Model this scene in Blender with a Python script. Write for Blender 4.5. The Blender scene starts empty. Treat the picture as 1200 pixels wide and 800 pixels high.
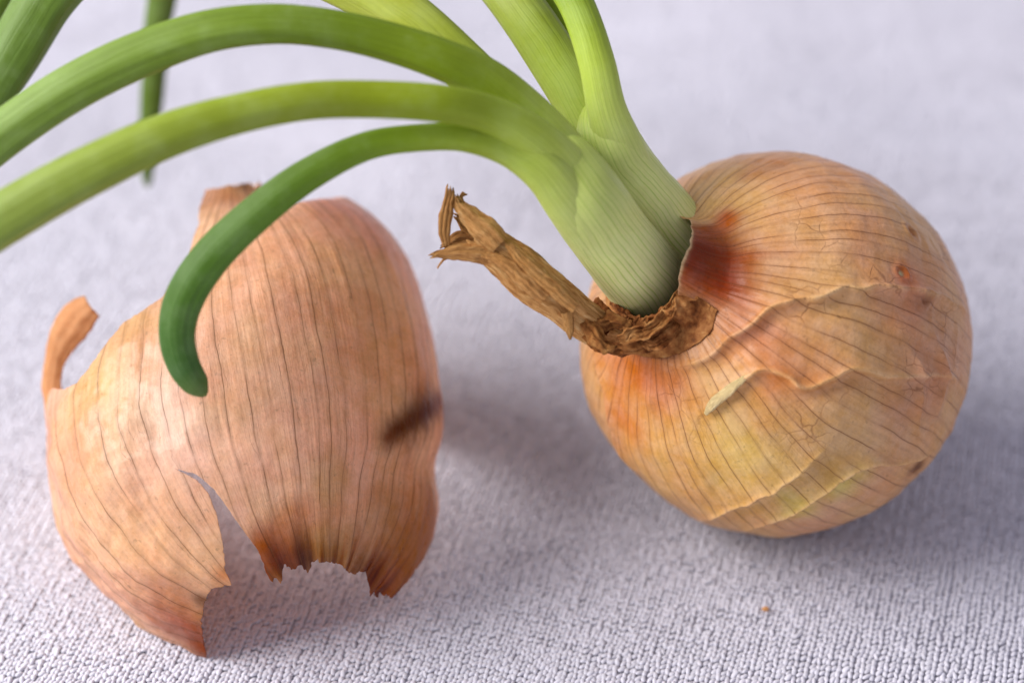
import bpy, math, random
import numpy as np

# ------------------------------------------------------------------ camera, world, light, exposure
scene = bpy.context.scene
COL = scene.collection
PITCH = math.radians(38.0)
TARGET = (0.0, 0.0, 0.030)
DIST = 0.46
cam_data = bpy.data.cameras.new('camera')
cam = bpy.data.objects.new('camera', cam_data)
COL.objects.link(cam)
cam.location = (0.0, -DIST * math.cos(PITCH), TARGET[2] + DIST * math.sin(PITCH))
cam.rotation_euler = (math.pi / 2 - PITCH, 0.0, 0.0)
cam_data.lens = 85.0
cam_data.sensor_width = 36.0
cam_data.clip_start = 0.01
cam_data.clip_end = 20.0
cam_data.dof.use_dof = True
cam_data.dof.focus_distance = 0.424
cam_data.dof.aperture_fstop = 6.2
cam_data.dof.aperture_blades = 9
scene.camera = cam

world = bpy.data.worlds.new('World')
scene.world = world
world.use_nodes = True
world.node_tree.nodes['Background'].inputs['Color'].default_value = (0.84, 0.84, 1.0, 1.0)
world.node_tree.nodes['Background'].inputs['Strength'].default_value = 0.52

def area_lamp(name, loc, aim, sx, sy, power, color):
    d = bpy.data.lights.new(name, 'AREA')
    d.shape = 'RECTANGLE'; d.size = sx; d.size_y = sy
    d.energy = power; d.color = color
    o = bpy.data.objects.new(name, d)
    COL.objects.link(o)
    o.location = loc
    v = np.array(aim, float) - np.array(loc, float)
    import mathutils
    o.rotation_euler = mathutils.Vector(v).to_track_quat('-Z', 'Y').to_euler()
    return o
area_lamp('window_light', (-1.15, -0.06, 0.86), (0.0, 0.0, 0.02), 1.15, 0.9, 42.0, (1.0, 0.98, 0.955))

scene.cycles.max_bounces = 7
scene.cycles.diffuse_bounces = 3
scene.cycles.glossy_bounces = 2
scene.cycles.caustics_reflective = False
scene.cycles.caustics_refractive = False
scene.view_settings.view_transform = 'Standard'
scene.view_settings.look = 'None'
scene.view_settings.exposure = 0.0
scene.view_settings.gamma = 1.0
scene.view_settings.use_curve_mapping = False

#<MATH>  ---------------------------------------------------------- geometry helpers (lengths in metres)
def nrm(v):
    v = np.asarray(v, float)
    return v / np.maximum(np.linalg.norm(v, axis=-1, keepdims=True), 1e-12)

def _hash(ix, iy, iz, seed):
    n = (ix * 374761393 + iy * 668265263 + iz * 2147483647 + seed * 974634777) & 0xffffffff
    n = ((n ^ (n >> 13)) * 1274126177) & 0xffffffff
    n = ((n ^ (n >> 16)) * 2246822519) & 0xffffffff
    return ((n ^ (n >> 15)) & 0xffffff) / float(0xffffff)

def vnoise(P, seed=0):
    """value noise, -1..1, P (...,3)"""
    P = np.asarray(P, float)
    I = np.floor(P).astype(np.int64); F = P - I
    F = F * F * F * (F * (F * 6 - 15) + 10)
    out = 0.0
    for dx in (0, 1):
        for dy in (0, 1):
            for dz in (0, 1):
                w = (F[..., 0] if dx else 1 - F[..., 0]) * (F[..., 1] if dy else 1 - F[..., 1]) * (F[..., 2] if dz else 1 - F[..., 2])
                out = out + w * _hash(I[..., 0] + dx, I[..., 1] + dy, I[..., 2] + dz, seed)
    return out * 2 - 1

def fbm(P, seed=0, oct=3):
    P = np.asarray(P, float); o = 0; a = 1.0; t = 0
    for k in range(oct):
        o = o + a * vnoise(P * (2 ** k) + 17.3 * k, seed + k); t += a; a *= 0.5
    return o / t

def catmull(pts, n):
    """smooth curve through the rows of pts, n samples, spaced by chord length"""
    P = np.asarray(pts, float)
    d = np.sqrt(np.maximum(np.linalg.norm(np.diff(P[:, :3], axis=0), axis=1), 1e-9))
    t = np.concatenate([[0], np.cumsum(d)])
    P = np.vstack([2 * P[0] - P[1], P, 2 * P[-1] - P[-2]])
    t = np.concatenate([[t[0] - (t[1] - t[0])], t, [t[-1] + (t[-1] - t[-2])]])
    x = np.linspace(t[1], t[-2], n)
    k = np.clip(np.searchsorted(t, x, side='right') - 1, 1, len(t) - 3)
    t0, t1, t2, t3 = t[k - 1], t[k], t[k + 1], t[k + 2]
    p0, p1, p2, p3 = P[k - 1], P[k], P[k + 1], P[k + 2]
    f = lambda a, b, ta, tb: a * ((tb - x) / (tb - ta))[:, None] + b * ((x - ta) / (tb - ta))[:, None]
    A1, A2, A3 = f(p0, p1, t0, t1), f(p1, p2, t1, t2), f(p2, p3, t2, t3)
    B1, B2 = f(A1, A2, t0, t2), f(A2, A3, t1, t3)
    return f(B1, B2, t1, t2)

def sstep(x, a, b):
    t = np.clip((np.asarray(x, float) - a) / (b - a), 0, 1)
    return t * t * (3 - 2 * t)

AX_X = np.array([1.0, 0, 0])
AX_U = np.array([0, 0.6157, 0.7880])
AX_V = np.array([0, -0.7880, 0.6157])

# the bulb: a body of revolution about a tilted axis
B_R = 0.0354
B_C = np.array([0.0488, -0.0076, 0.0354])
B_AX = nrm(-0.62 * AX_X + 0.35 * AX_U + 0.70 * AX_V)
B_E1 = nrm(AX_X - B_AX * np.dot(AX_X, B_AX))
B_E2 = np.cross(B_AX, B_E1)
B_PROF = np.array([(.315, .985), (.325, .955), (.36, .928), (.44, .895), (.56, .825), (.70, .715), (.84, .56), (.945, .36), (.995, .13),
                   (1.005, -.10), (.965, -.33), (.87, -.54), (.72, -.72), (.54, -.85), (.35, -.925), (.18, -.945), (.06, -.95), (.0, -.95)])
def bulb_base(th, s):
    """point and outward direction for angle th (rad) and s 0 (neck) .. 1 (root)"""
    C = catmull(np.c_[B_PROF, np.zeros(len(B_PROF))], 600)
    x = np.linspace(0, 1, 600)
    a = np.interp(s, x, C[:, 0]); h = np.interp(s, x, C[:, 1])
    rad = np.cos(th)[..., None] * B_E1 + np.sin(th)[..., None] * B_E2
    P = B_C + B_R * (a[..., None] * rad + h[..., None] * B_AX)
    return P, nrm(P - B_C), a

# the loose skin: an egg about a leaning, slightly bent axis
S_C = np.array([-0.0497, -0.0153, 0.0185])
S_SPINE = np.array([(-5.0, 49.5, -13.0), (-4.2, 42.0, -10.5), (-2.0, 22, -4.5), (0, 0, 0), (1.0, -22, 2.5), (6.0, -37, 4.5), (8.0, -46, 5.0)])
S_PROF = np.array([(49.5, 6.0), (47.5, 6.8), (45.5, 9.0), (43, 13.5), (40, 18.5), (36, 23.0), (31.0, 27.2), (22, 32.4), (10, 36.6), (-2, 37.6), (-12, 36.3), (-22, 32.8), (-30, 27.2),
                   (-37, 20.5), (-42, 13.0), (-45, 6.5), (-46, 2.0)])
def skin_base(th, s):
    y = 49.5 + (-46 - 49.5) * s
    sp = np.stack([np.interp(-y, -S_SPINE[:, 1], S_SPINE[:, k]) for k in range(3)], -1)
    C = catmull(np.c_[S_PROF, np.zeros(len(S_PROF))], 400)
    r = np.interp(-y, -C[:, 0], C[:, 1])
    rise = 0.43 * sstep(y, -4, 30) * (1 - sstep(y, 36.5, 47)) * np.clip(np.sin(th), -.35, 1)
    r = r * (1 - 0.05 * np.exp(-((s - 0.575) / 0.055) ** 2) * np.clip(np.sin(th), 0, 1) ** 2)
    rad = np.stack([np.sin(th) * r, rise * r, np.cos(th) * r * 0.97], -1)
    L = (sp + rad) * 0.001
    P = S_C + L[..., 0:1] * AX_X + L[..., 1:2] * AX_U + L[..., 2:3] * AX_V
    return P, r * 0.001
S_POLE_N = np.array([-0.0545, 0.0243, 0.0495])      # where the veins of the loose skin start and meet again
S_POLE_R = np.array([-0.0345, -0.0560, 0.0080])
def skin_longitude(P):
    a = nrm(S_POLE_R - S_POLE_N); q = P - S_POLE_N
    q = q - (q @ a)[:, None] * a
    e1 = nrm(AX_V - a * np.dot(AX_V, a)); e2 = np.cross(a, e1)
    return np.arctan2(q @ -e2, q @ e1), np.linalg.norm(q, axis=1)
#</MATH>

#<DATA>  measured shapes: paths in mm (x, y, z, width), marks as (angle in degrees, position neck to root)
STEM_A = [(31.5, -9.6, 40.5, 13.85), (27.0, -13.6, 50.0, 14.19), (23.0, -18.0, 59.0, 14.2), (17.0, -19.8, 69.6, 13.79), (11.7, -20.9, 78.8, 13.43), (7.3, -16.8, 82.5, 12.0), (3.8, -10.1, 82.8, 8.0), (0.6, -4.2, 83.1, 2.1)]
STEM_B = [(39.7, -2.5, 43.0, 12.07), (35.3, -5.6, 51.2, 12.96), (31.0, -8.8, 58.5, 13.06), (25.3, -9.3, 66.9, 12.75), (20.2, -9.6, 74.6, 12.0), (16.9, -8.6, 79.9, 11.33), (15.5, -5.2, 82.6, 8.67), (14.7, -0.4, 84.7, 2.71)]
LEAF_A1 = [(20.2, -20.8, 61.1, 7.79), (15.1, -22.3, 69.3, 8.27), (9.7, -23.8, 78.8, 8.42), (5.3, -23.5, 85.2, 7.77), (-0.4, -23.0, 89.0, 6.15), (-7.1, -24.2, 91.7, 4.84), (-14.2, -25.0, 92.2, 4.54), (-24.1, -25.8, 91.2, 4.68), (-34.1, -28.6, 87.6, 5.39), (-43.8, -32.3, 81.2, 6.12), (-51.0, -35.6, 74.5, 6.57), (-55.3, -38.7, 68.2, 6.59), (-56.3, -41.3, 63.2, 6.03), (-55.2, -43.5, 58.8, 5.47), (-53.1, -44.8, 55.5, 4.33), (-51.6, -45.6, 53.7, 2.6)]
LEAF_A2 = [(21.0, -18.8, 63.7, 6.59), (16.2, -20.3, 72.8, 7.37), (9.6, -20.8, 83.0, 7.83), (3.1, -22.0, 90.9, 7.29), (-3.5, -22.9, 95.7, 6.52), (-11.2, -25.6, 99.6, 6.17), (-23.7, -26.8, 101.2, 6.13), (-34.7, -28.8, 102.0, 6.24), (-44.3, -30.8, 101.1, 6.5), (-55.2, -33.8, 98.8, 7.18), (-66.2, -36.9, 94.9, 7.87), (-77.3, -40.4, 90.3, 8.42), (-91.1, -45.7, 83.6, 8.56), (-106.5, -51.9, 74.0, 7.19), (-119.9, -57.2, 62.3, 5.3), (-127.8, -61.8, 51.6, 2.25)]
LEAF_A3 = [(21.4, -15.7, 64.3, 6.32), (16.3, -16.9, 73.3, 6.82), (9.1, -16.1, 84.1, 7.31), (2.9, -14.3, 90.4, 7.26), (-4.3, -13.4, 96.5, 7.21), (-11.5, -13.4, 100.5, 7.02), (-20.0, -12.5, 103.3, 6.72), (-28.5, -12.2, 105.4, 6.56), (-39.8, -12.4, 106.7, 6.69), (-51.2, -13.1, 105.8, 7.11), (-62.7, -14.6, 102.2, 7.7), (-72.9, -16.9, 97.7, 7.86), (-81.7, -19.6, 92.6, 7.88), (-91.9, -23.7, 85.7, 7.76), (-105.4, -30.4, 73.9, 6.35), (-114.6, -37.7, 61.3, 4.64), (-118.5, -43.2, 52.7, 1.74)]
LEAF_A4 = [(15.7, -12.3, 72.7, 6.88), (10.0, -13.3, 81.2, 7.67), (3.8, -12.5, 85.8, 7.92), (-2.5, -9.8, 90.6, 8.2), (-8.3, -6.3, 95.0, 8.5), (-16.4, -1.0, 100.1, 9.1), (-25.1, 4.3, 103.8, 9.74), (-43.2, 12.8, 108.1, 10.72), (-60.4, 20.0, 107.6, 11.48), (-73.8, 23.1, 101.8, 11.03), (-84.0, 22.0, 92.3, 10.23), (-90.8, 18.7, 83.1, 9.98), (-97.5, 13.6, 73.4, 9.09), (-103.9, 6.9, 61.6, 6.93), (-107.3, 0.4, 51.7, 2.52)]
LEAF_B1 = [(22.5, -8.3, 67.3, 6.69), (18.4, -7.0, 73.8, 8.15), (14.8, -4.0, 79.3, 9.03), (11.5, 0.5, 84.3, 9.19), (6.9, 6.0, 89.7, 9.21), (2.4, 11.1, 94.5, 9.08), (-2.7, 17.7, 98.2, 8.84), (-10.8, 27.1, 102.0, 8.48), (-25.3, 42.1, 103.4, 8.22), (-44.2, 58.6, 98.5, 7.86), (-60.1, 69.0, 85.8, 7.12), (-68.7, 71.6, 72.9, 6.57), (-72.1, 71.3, 61.1, 5.79), (-74.2, 68.0, 48.8, 5.14), (-75.5, 64.8, 38.3, 4.46), (-76.4, 61.8, 29.6, 3.23), (-76.6, 60.0, 23.9, 1.44)]
LEAF_B2 = [(23.9, -9.5, 69.1, 7.56), (19.3, -10.2, 79.5, 8.63), (16.4, -8.0, 87.2, 6.94), (14.6, -3.3, 94.0, 6.34), (11.1, 4.6, 100.9, 6.23), (6.0, 13.1, 105.2, 6.88), (-6.1, 31.4, 112.4, 7.05), (-28.3, 49.1, 115.5, 7.24), (-57.9, 57.8, 110.5, 7.4), (-79.9, 55.8, 98.2, 7.5), (-93.4, 50.3, 84.6, 7.24), (-100.4, 46.2, 76.1, 6.94), (-107.6, 39.7, 66.2, 5.96), (-112.8, 33.4, 56.5, 2.32)]
LEAF_B3 = [(21.0, -5.5, 70.0, 5.17), (17.1, 0.4, 75.2, 6.11), (13.8, 6.9, 81.0, 7.05), (10.5, 14.2, 87.2, 7.69), (6.5, 21.7, 93.5, 8.04), (-0.8, 30.1, 101.1, 8.08), (-12.7, 49.8, 110.0, 7.94), (-32.5, 69.0, 118.3, 7.47), (-58.1, 82.4, 119.3, 6.64), (-81.0, 86.9, 112.0, 5.06), (-93.6, 84.4, 102.3, 2.04)]
STALK = [(20.9, -24.6, 49.6, 2.72), (17.2, -27.3, 52.7, 4.2), (14.6, -29.1, 55.3, 5.36), (11.3, -29.2, 58.4, 5.63), (7.7, -28.6, 61.7, 6.2), (3.5, -27.4, 64.8, 7.06), (-0.3, -25.9, 67.6, 6.76), (-3.5, -24.5, 70.0, 5.87), (-5.6, -23.4, 71.6, 4.99)]
STALK_STRANDS = [[(-1.8, -26.4, 71.7, 3.79), (-4.7, -24.8, 73.8, 4.38), (-7.0, -23.1, 75.1, 3.8), (-8.6, -21.7, 76.1, 2.63), (-9.5, -20.2, 77.2, 0.88)], [(-2.6, -27.0, 69.3, 3.22), (-5.6, -26.9, 70.3, 3.51), (-8.8, -26.8, 70.4, 2.92), (-11.4, -26.7, 69.8, 1.76), (-13.5, -26.4, 69.4, 0.44)], [(-11.1, -25.1, 70.1, 1.32), (-11.6, -23.6, 72.9, 2.05), (-11.1, -21.6, 75.5, 2.2), (-10.8, -20.5, 76.9, 1.9), (-10.5, -19.5, 78.1, 1.03)], [(-9.4, -20.8, 74.9, 0.88), (-8.7, -19.8, 76.1, 0.59), (-8.8, -19.5, 76.5, 0.44), (-8.2, -18.9, 77.2, 0.88)], [(-4.1, -22.7, 69.1, 3.54), (-6.9, -22.2, 69.8, 3.54), (-9.3, -22.3, 69.7, 2.66), (-11.2, -22.9, 68.9, 1.03)], [(-10.6, -26.0, 69.0, 0.44), (-11.9, -26.9, 68.7, 0.35), (-12.9, -27.7, 67.6, 0.21)], [(-3.2, -22.6, 70.1, 4.42), (-6.2, -21.3, 71.7, 4.42), (-8.1, -20.4, 72.9, 3.24), (-9.4, -20.1, 73.4, 1.18)], [(5.8, -32.1, 64.4, 2.34), (1.7, -30.8, 67.7, 2.62), (-1.5, -29.2, 69.8, 2.04), (-4.7, -27.5, 70.4, 0.88)], [(11.1, -32.0, 62.1, 2.05), (7.3, -31.3, 65.4, 2.63), (2.9, -29.7, 69.1, 2.33), (-0.3, -27.6, 71.9, 1.16)]]
STALK_BARB = [(9.4, -31.2, 60.7, 2.06), (9.8, -32.7, 58.8, 1.47), (10.1, -34.1, 57.0, 0.22)]
CURL_STRIP = [(-82.9, -18.5, 20.2, 7.33), (-85.1, -13.4, 24.2, 5.44), (-86.5, -9.9, 27.1, 3.53), (-86.3, -7.5, 29.3, 3.53), (-85.1, -5.5, 32.7, 5.13), (-83.1, -4.1, 36.1, 6.72), (-80.8, -3.8, 39.0, 6.69), (-78.5, -3.5, 41.0, 4.77)]
COLLAR_SHREDS = [[(12.1, -29.4, 58.2, 2.37), (13.9, -31.6, 56.9, 3.25), (15.6, -32.9, 56.1, 2.95), (18.0, -33.5, 55.4, 1.48)], [(13.4, -26.9, 58.2, 1.79), (15.4, -29.9, 57.5, 2.96), (18.0, -30.3, 57.8, 2.66), (20.4, -30.9, 57.1, 1.77), (21.0, -32.0, 56.5, 0.89)], [(14.8, -32.1, 54.7, 1.78), (18.0, -33.6, 54.4, 2.66), (21.8, -33.8, 54.9, 2.95), (25.4, -32.3, 56.0, 2.95), (28.5, -29.0, 57.9, 2.08), (29.8, -25.9, 59.3, 0.89)], [(18.9, -33.3, 56.4, 1.47), (21.5, -33.3, 57.2, 2.35), (24.5, -31.9, 58.3, 2.36), (27.2, -28.8, 59.7, 2.07), (29.4, -25.4, 60.8, 1.04)], [(12.5, -30.8, 55.6, 1.19), (14.8, -32.7, 54.8, 2.07), (17.1, -33.5, 54.3, 1.48), (19.2, -33.6, 54.0, 0.59)], [(14.4, -23.9, 57.8, 1.8), (15.8, -26.4, 57.1, 2.98), (17.5, -29.3, 55.9, 2.38)], [(22.4, -33.7, 55.9, 0.88), (24.8, -33.5, 55.4, 2.07), (27.2, -31.6, 56.2, 2.66), (29.1, -28.8, 57.4, 1.78)]]
BULB_CREASES = {'C1': [(-91.0, 0.1182), (-72.0, 0.1263), (-55.0, 0.1242), (-40.5, 0.1403), (-28.5, 0.1623), (-20.5, 0.2204), (-13.5, 0.2705), (-8.5, 0.3427), (-4.5, 0.4329), (-1.0, 0.5511)], 'C2': [(-86.0, 0.2084), (-74.0, 0.1944), (-59.5, 0.1944), (-52.5, 0.2164), (-50.5, 0.2445), (-49.5, 0.2745), (-42.5, 0.3006), (-36.5, 0.3246), (-33.5, 0.3828), (-27.0, 0.4689), (-23.0, 0.5471)], 'C3': [(-123.0, 0.4749), (-102.5, 0.4048), (-84.0, 0.3788), (-70.5, 0.3707), (-62.0, 0.3687)], 'C4': [(-107.0, 0.487), (-90.0, 0.4489), (-73.0, 0.4329), (-59.0, 0.4469), (-51.5, 0.523), (-42.0, 0.5992)], 'C6': [(-22.0, 0.3908), (-28.5, 0.4489), (-39.5, 0.483), (-45.0, 0.5351)], 'C7': [(-15.0, 0.4529), (-24.5, 0.501), (-36.5, 0.5271)], 'C8': [(-160.0, 0.1824), (-144.0, 0.2265), (-138.0, 0.3026), (-135.0, 0.3667)]}
BULB_BLOBS = [(-99.0, 0.3226, 17.49, (214, 160, 74), 0.75, 0.4), (-122.0, 0.2986, 9.54, (214, 160, 96), 0.6, 0.3), (-80.0, 0.2806, 9.54, (212, 170, 84), 0.6, 0.4), (-53.0, 0.2966, 12.72, (196, 144, 98), 0.5, 0.4), (-1.0, 0.2545, 20.67, (206, 150, 98), 0.5, 0.5), (59.0, 0.1483, 11.13, (222, 172, 102), 0.7, 0.3), (45.5, 0.2605, 9.54, (206, 150, 92), 0.5, 0.4), (-2.0, 0.4128, 9.54, (190, 128, 96), 0.6, 0.4), (-15.0, 0.491, 7.95, (184, 126, 98), 0.5, 0.4), (-37.0, 0.4389, 9.54, (176, 126, 90), 0.55, 0.5), (-58.0, 0.4409, 9.54, (196, 156, 110), 0.5, 0.4), (-79.5, 0.483, 9.54, (200, 152, 110), 0.6, 0.3), (-125.5, 0.1182, 7.63, (188, 98, 44), 0.9, 0.2), (-152.5, 0.1543, 5.41, (190, 110, 54), 0.7, 0.2), (-130.0, 0.2285, 6.68, (196, 112, 54), 0.8, 0.25), (-144.0, 0.3727, 3.82, (200, 126, 70), 0.6, 0.2), (-97.5, 0.1443, 6.36, (192, 114, 66), 0.7, 0.25), (-0.5, 0.0, 5.41, (122, 46, 18), 1.0, 0.3), (-21.5, 0.0441, 5.72, (150, 76, 38), 0.9, 0.4), (-44.0, 0.1283, 7.0, (190, 118, 76), 0.8, 0.35), (-69.0, 0.0762, 4.13, (186, 126, 84), 0.7, 0.3), (-54.5, 0.2244, 4.13, (200, 118, 52), 0.8, 0.5), (-48.0, 0.2786, 5.41, (190, 110, 60), 0.55, 0.5), (-163.5, 0.3186, 5.72, (222, 178, 118), 0.8, 0.2), (-151.5, 0.3527, 4.45, (222, 178, 120), 0.6, 0.2), (38.0, 0.0822, 2.54, (170, 70, 24), 0.9, 0.3), (-2.0, 0.3687, 2.54, (176, 84, 34), 0.9, 0.3), (15.5, 0.4128, 1.91, (160, 84, 44), 0.7, 0.3), (-6.5, 0.4228, 1.91, (120, 66, 48), 0.6, 0.4), (-51.5, 0.5792, 1.91, (88, 48, 24), 0.9, 0.2), (-68.0, 0.4529, 3.5, (206, 186, 84), 0.7, 0.6), (-84.5, 0.4529, 3.5, (204, 180, 80), 0.8, 0.6), (-64.5, 0.4048, 2.86, (176, 128, 62), 0.7, 0.6), (-85.5, 0.3427, 6.36, (216, 180, 98), 0.4, 0.4), (-21.5, 0.0441, 4.77, (140, 66, 30), 0.9, 0.3), (-15.5, 0.0, 3.82, (120, 46, 14), 0.95, 0.25), (3.5, 0.0, 4.13, (112, 36, 8), 1.0, 0.2), (24.0, 0.0281, 3.18, (120, 48, 18), 0.95, 0.25), (32.0, 0.0741, 2.23, (176, 76, 26), 0.8, 0.25), (56.5, 0.2585, 5.41, (176, 110, 66), 0.5, 0.5), (55.5, 0.2024, 3.18, (176, 112, 60), 0.5, 0.6), (-36.0, 0.3226, 9.54, (190, 142, 96), 0.4, 0.4)]
BULB_PITS = [(-2.0, 0.3687, 0.8), (15.5, 0.4128, 0.95), (-6.5, 0.4228, 0.8)]
BULB_BUMPS = [(-114.5, 0.1764, 1.59, 0.55), (-95.0, 0.1122, 1.59, 0.4)]
BULB_TEAR = [(-86.0, 0.2084), (-80.5, 0.1984), (-74.0, 0.1944), (-67.0, 0.1924), (-59.5, 0.1944)]
SKIN_LOW = [(-51.0, 0.9479), (-34.5, 0.9118), (-25.0, 0.8677), (-16.5, 0.8196), (-9.5, 0.7816), (-2.0, 0.7735), (-2.0, 0.6974), (-3.0, 0.6413), (-5.0, 0.5992), (-8.0, 0.5752), (-14.0, 0.5551), (-8.0, 0.5651), (-3.5, 0.5912), (-0.5, 0.6212), (4.5, 0.6733), (8.0, 0.7054), (10.5, 0.7475), (11.5, 0.7655), (14.5, 0.7615), (16.0, 0.7435), (20.5, 0.7395), (23.5, 0.7435), (25.5, 0.7194), (31.0, 0.7335), (35.0, 0.7335), (37.0, 0.7535), (43.5, 0.7495), (45.0, 0.7675), (45.0, 0.7896), (49.5, 0.7996), (57.5, 0.8036), (63.5, 0.7876), (74.0, 0.7515), (82.5, 0.7034), (91.0, 0.6533), (92.0, 0.6253), (91.5, 0.5972), (90.5, 0.5731), (91.0, 0.5511)]
SKIN_UP = [(-41.0, 0.014), (-16.5, 0.0822), (-15.0, 0.1343), (-22.0, 0.1984), (-30.0, 0.2305), (-35.0, 0.2465), (-39.5, 0.2846), (-44.0, 0.3267), (-49.5, 0.3747), (-58.0, 0.3908), (-69.5, 0.3888)]
SKIN_BLOBS = [(56.0, 0.1723, 12.64, (214, 142, 110), 0.7, 0.2), (26.0, 0.2685, 15.8, (216, 154, 104), 0.5, 0.3), (50.5, 0.3848, 12.64, (210, 150, 94), 0.6, 0.4), (37.5, 0.493, 12.64, (214, 160, 114), 0.4, 0.3), (9.0, 0.4409, 12.64, (226, 176, 134), 0.6, 0.3), (-17.0, 0.4369, 9.48, (236, 206, 180), 0.55, 0.5), (-11.0, 0.509, 7.9, (234, 200, 172), 0.5, 0.5), (-42.0, 0.3747, 7.9, (212, 164, 88), 0.7, 0.4), (-47.5, 0.513, 7.9, (212, 150, 88), 0.6, 0.3), (-36.0, 0.6393, 9.48, (226, 174, 128), 0.6, 0.3), (-18.0, 0.7134, 9.48, (222, 164, 114), 0.5, 0.3), (6.0, 0.0361, 5.69, (206, 134, 66), 0.8, 0.2), (-29.5, 0.2625, 6.32, (214, 160, 92), 0.6, 0.3), (12.0, 0.7094, 5.06, (168, 76, 20), 1.0, 0.4), (20.0, 0.7214, 4.11, (120, 56, 14), 1.0, 0.4), (14.5, 0.6733, 3.48, (186, 96, 36), 0.8, 0.5), (18.0, 0.6513, 4.11, (196, 116, 56), 0.7, 0.6), (25.5, 0.6373, 4.74, (200, 128, 64), 0.5, 0.6), (33.0, 0.7014, 4.11, (186, 132, 56), 0.8, 0.5), (46.5, 0.7635, 5.37, (124, 62, 10), 1.0, 0.3), (64.0, 0.7295, 6.32, (176, 102, 16), 1.0, 0.4), (73.0, 0.6533, 5.69, (196, 128, 34), 0.9, 0.4), (47.0, 0.6433, 5.69, (196, 140, 76), 0.6, 0.5), (29.5, 0.5752, 4.42, (196, 150, 66), 0.6, 0.6), (53.5, 0.521, 3.48, (186, 116, 60), 0.5, 0.5), (69.0, 0.4449, 6.32, (196, 134, 66), 0.6, 0.4), (-27.5, 0.8517, 7.27, (184, 94, 38), 0.9, 0.3), (-31.0, 0.8978, 5.37, (146, 72, 24), 0.95, 0.35), (-27.0, 0.8056, 5.37, (200, 116, 58), 0.6, 0.4), (-15.0, 0.8036, 1.9, (130, 72, 30), 0.9, 0.5), (-3.0, 0.7535, 2.21, (216, 130, 60), 0.8, 0.3), (8.0, 0.5731, 6.32, (222, 172, 132), 0.4, 0.4), (-64.5, 0.479, 4.74, (212, 146, 80), 0.5, 0.3), (30.5, 0.008, 2.21, (150, 96, 50), 0.7, 0.4), (64.0, 0.7295, 5.69, (172, 98, 14), 0.9, 0.3), (46.5, 0.7635, 4.11, (112, 54, 8), 0.95, 0.3), (73.0, 0.6613, 4.74, (186, 116, 26), 0.85, 0.3), (13.0, 0.7214, 3.79, (150, 64, 14), 0.9, 0.3), (20.5, 0.7174, 3.16, (116, 54, 14), 0.9, 0.4)]  # the two whitish marks left of centre paint window gloss into the colour
SKIN_DENTS = [(-27.5, 0.4629, 3.16, 0.5), (-15.5, 0.4729, 3.48, -0.5), (-7.0, 0.4449, 4.11, 0.35), (-22.5, 0.5731, 4.74, -0.45), (-12.5, 0.6353, 3.79, 0.5), (-37.5, 0.5772, 4.74, 0.5), (-3.0, 0.511, 3.16, -0.35), (-21.5, 0.3727, 2.53, 0.4)]
CRUMB_AT = (0.0467, -0.042, 0.0)
SKIN_PATCH = [(47.0, 0.511), (50.5, 0.501), (54.0, 0.495), (58.5, 0.487), (64.5, 0.481), (71.0, 0.4749), (77.5, 0.4709), (85.5, 0.4689)]
NICK_AT = [(37.5, 0.5531), (39.5, 0.5331)]
#</DATA>

# ------------------------------------------------------------------ mesh and material helpers
def lin(c, f=1.0):
    c = np.asarray(c, float) / 255.0
    return np.where(c <= 0.04045, c / 12.92, ((c + 0.055) / 1.055) ** 2.4) * f

GAIN = 0.98          # photographed tone -> surface albedo

def mesh_obj(name, verts, faces, material, parent=None, smooth=True, attrs=None):
    me = bpy.data.meshes.new(name)
    verts = np.ascontiguousarray(verts, dtype=np.float32)
    if isinstance(faces, np.ndarray):
        nf, k = faces.shape
        me.vertices.add(len(verts)); me.vertices.foreach_set('co', verts.ravel())
        me.loops.add(nf * k); me.loops.foreach_set('vertex_index', np.ascontiguousarray(faces, dtype=np.int32).ravel())
        me.polygons.add(nf)
        me.polygons.foreach_set('loop_start', np.arange(0, nf * k, k, dtype=np.int32))
        me.polygons.foreach_set('loop_total', np.full(nf, k, dtype=np.int32))
        me.update(calc_edges=True); me.validate()
    else:
        me.from_pydata([tuple(map(float, v)) for v in verts], [], faces)
    me.polygons.foreach_set('use_smooth', np.full(len(me.polygons), smooth))
    for an, (typ, data) in (attrs or {}).items():
        a = me.attributes.new(an, typ, 'POINT')
        d = np.ascontiguousarray(data, dtype=np.float32)
        if typ == 'FLOAT_COLOR':
            d = np.c_[d, np.ones(len(d), np.float32)] if d.shape[1] == 3 else d
            a.data.foreach_set('color', np.ascontiguousarray(d, np.float32).ravel())
        elif typ == 'FLOAT_VECTOR':
            a.data.foreach_set('vector', d.ravel())
        else:
            a.data.foreach_set('value', d.ravel())
    me.materials.append(material)
    o = bpy.data.objects.new(name, me)
    COL.objects.link(o)
    if parent is not None:
        o.parent = parent
        o.matrix_parent_inverse = parent.matrix_world.inverted()
    me.update()
    return o

def empty(name, loc):
    o = bpy.data.objects.new(name, None)
    o.empty_display_size = 0.01
    COL.objects.link(o)
    o.location = loc
    bpy.context.view_layer.update()
    return o

def tag(o, label, cat, group=None):
    o['label'] = label; o['category'] = cat
    if group: o['group'] = group

def grid_faces(nr, nc, wrap=False):
    r = np.arange(nr - 1)[:, None]; c = np.arange(nc if wrap else nc - 1)[None, :]
    c2 = (c + 1) % nc
    return np.stack([r * nc + c, r * nc + c2, (r + 1) * nc + c2, (r + 1) * nc + c], -1).reshape(-1, 4)

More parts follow.
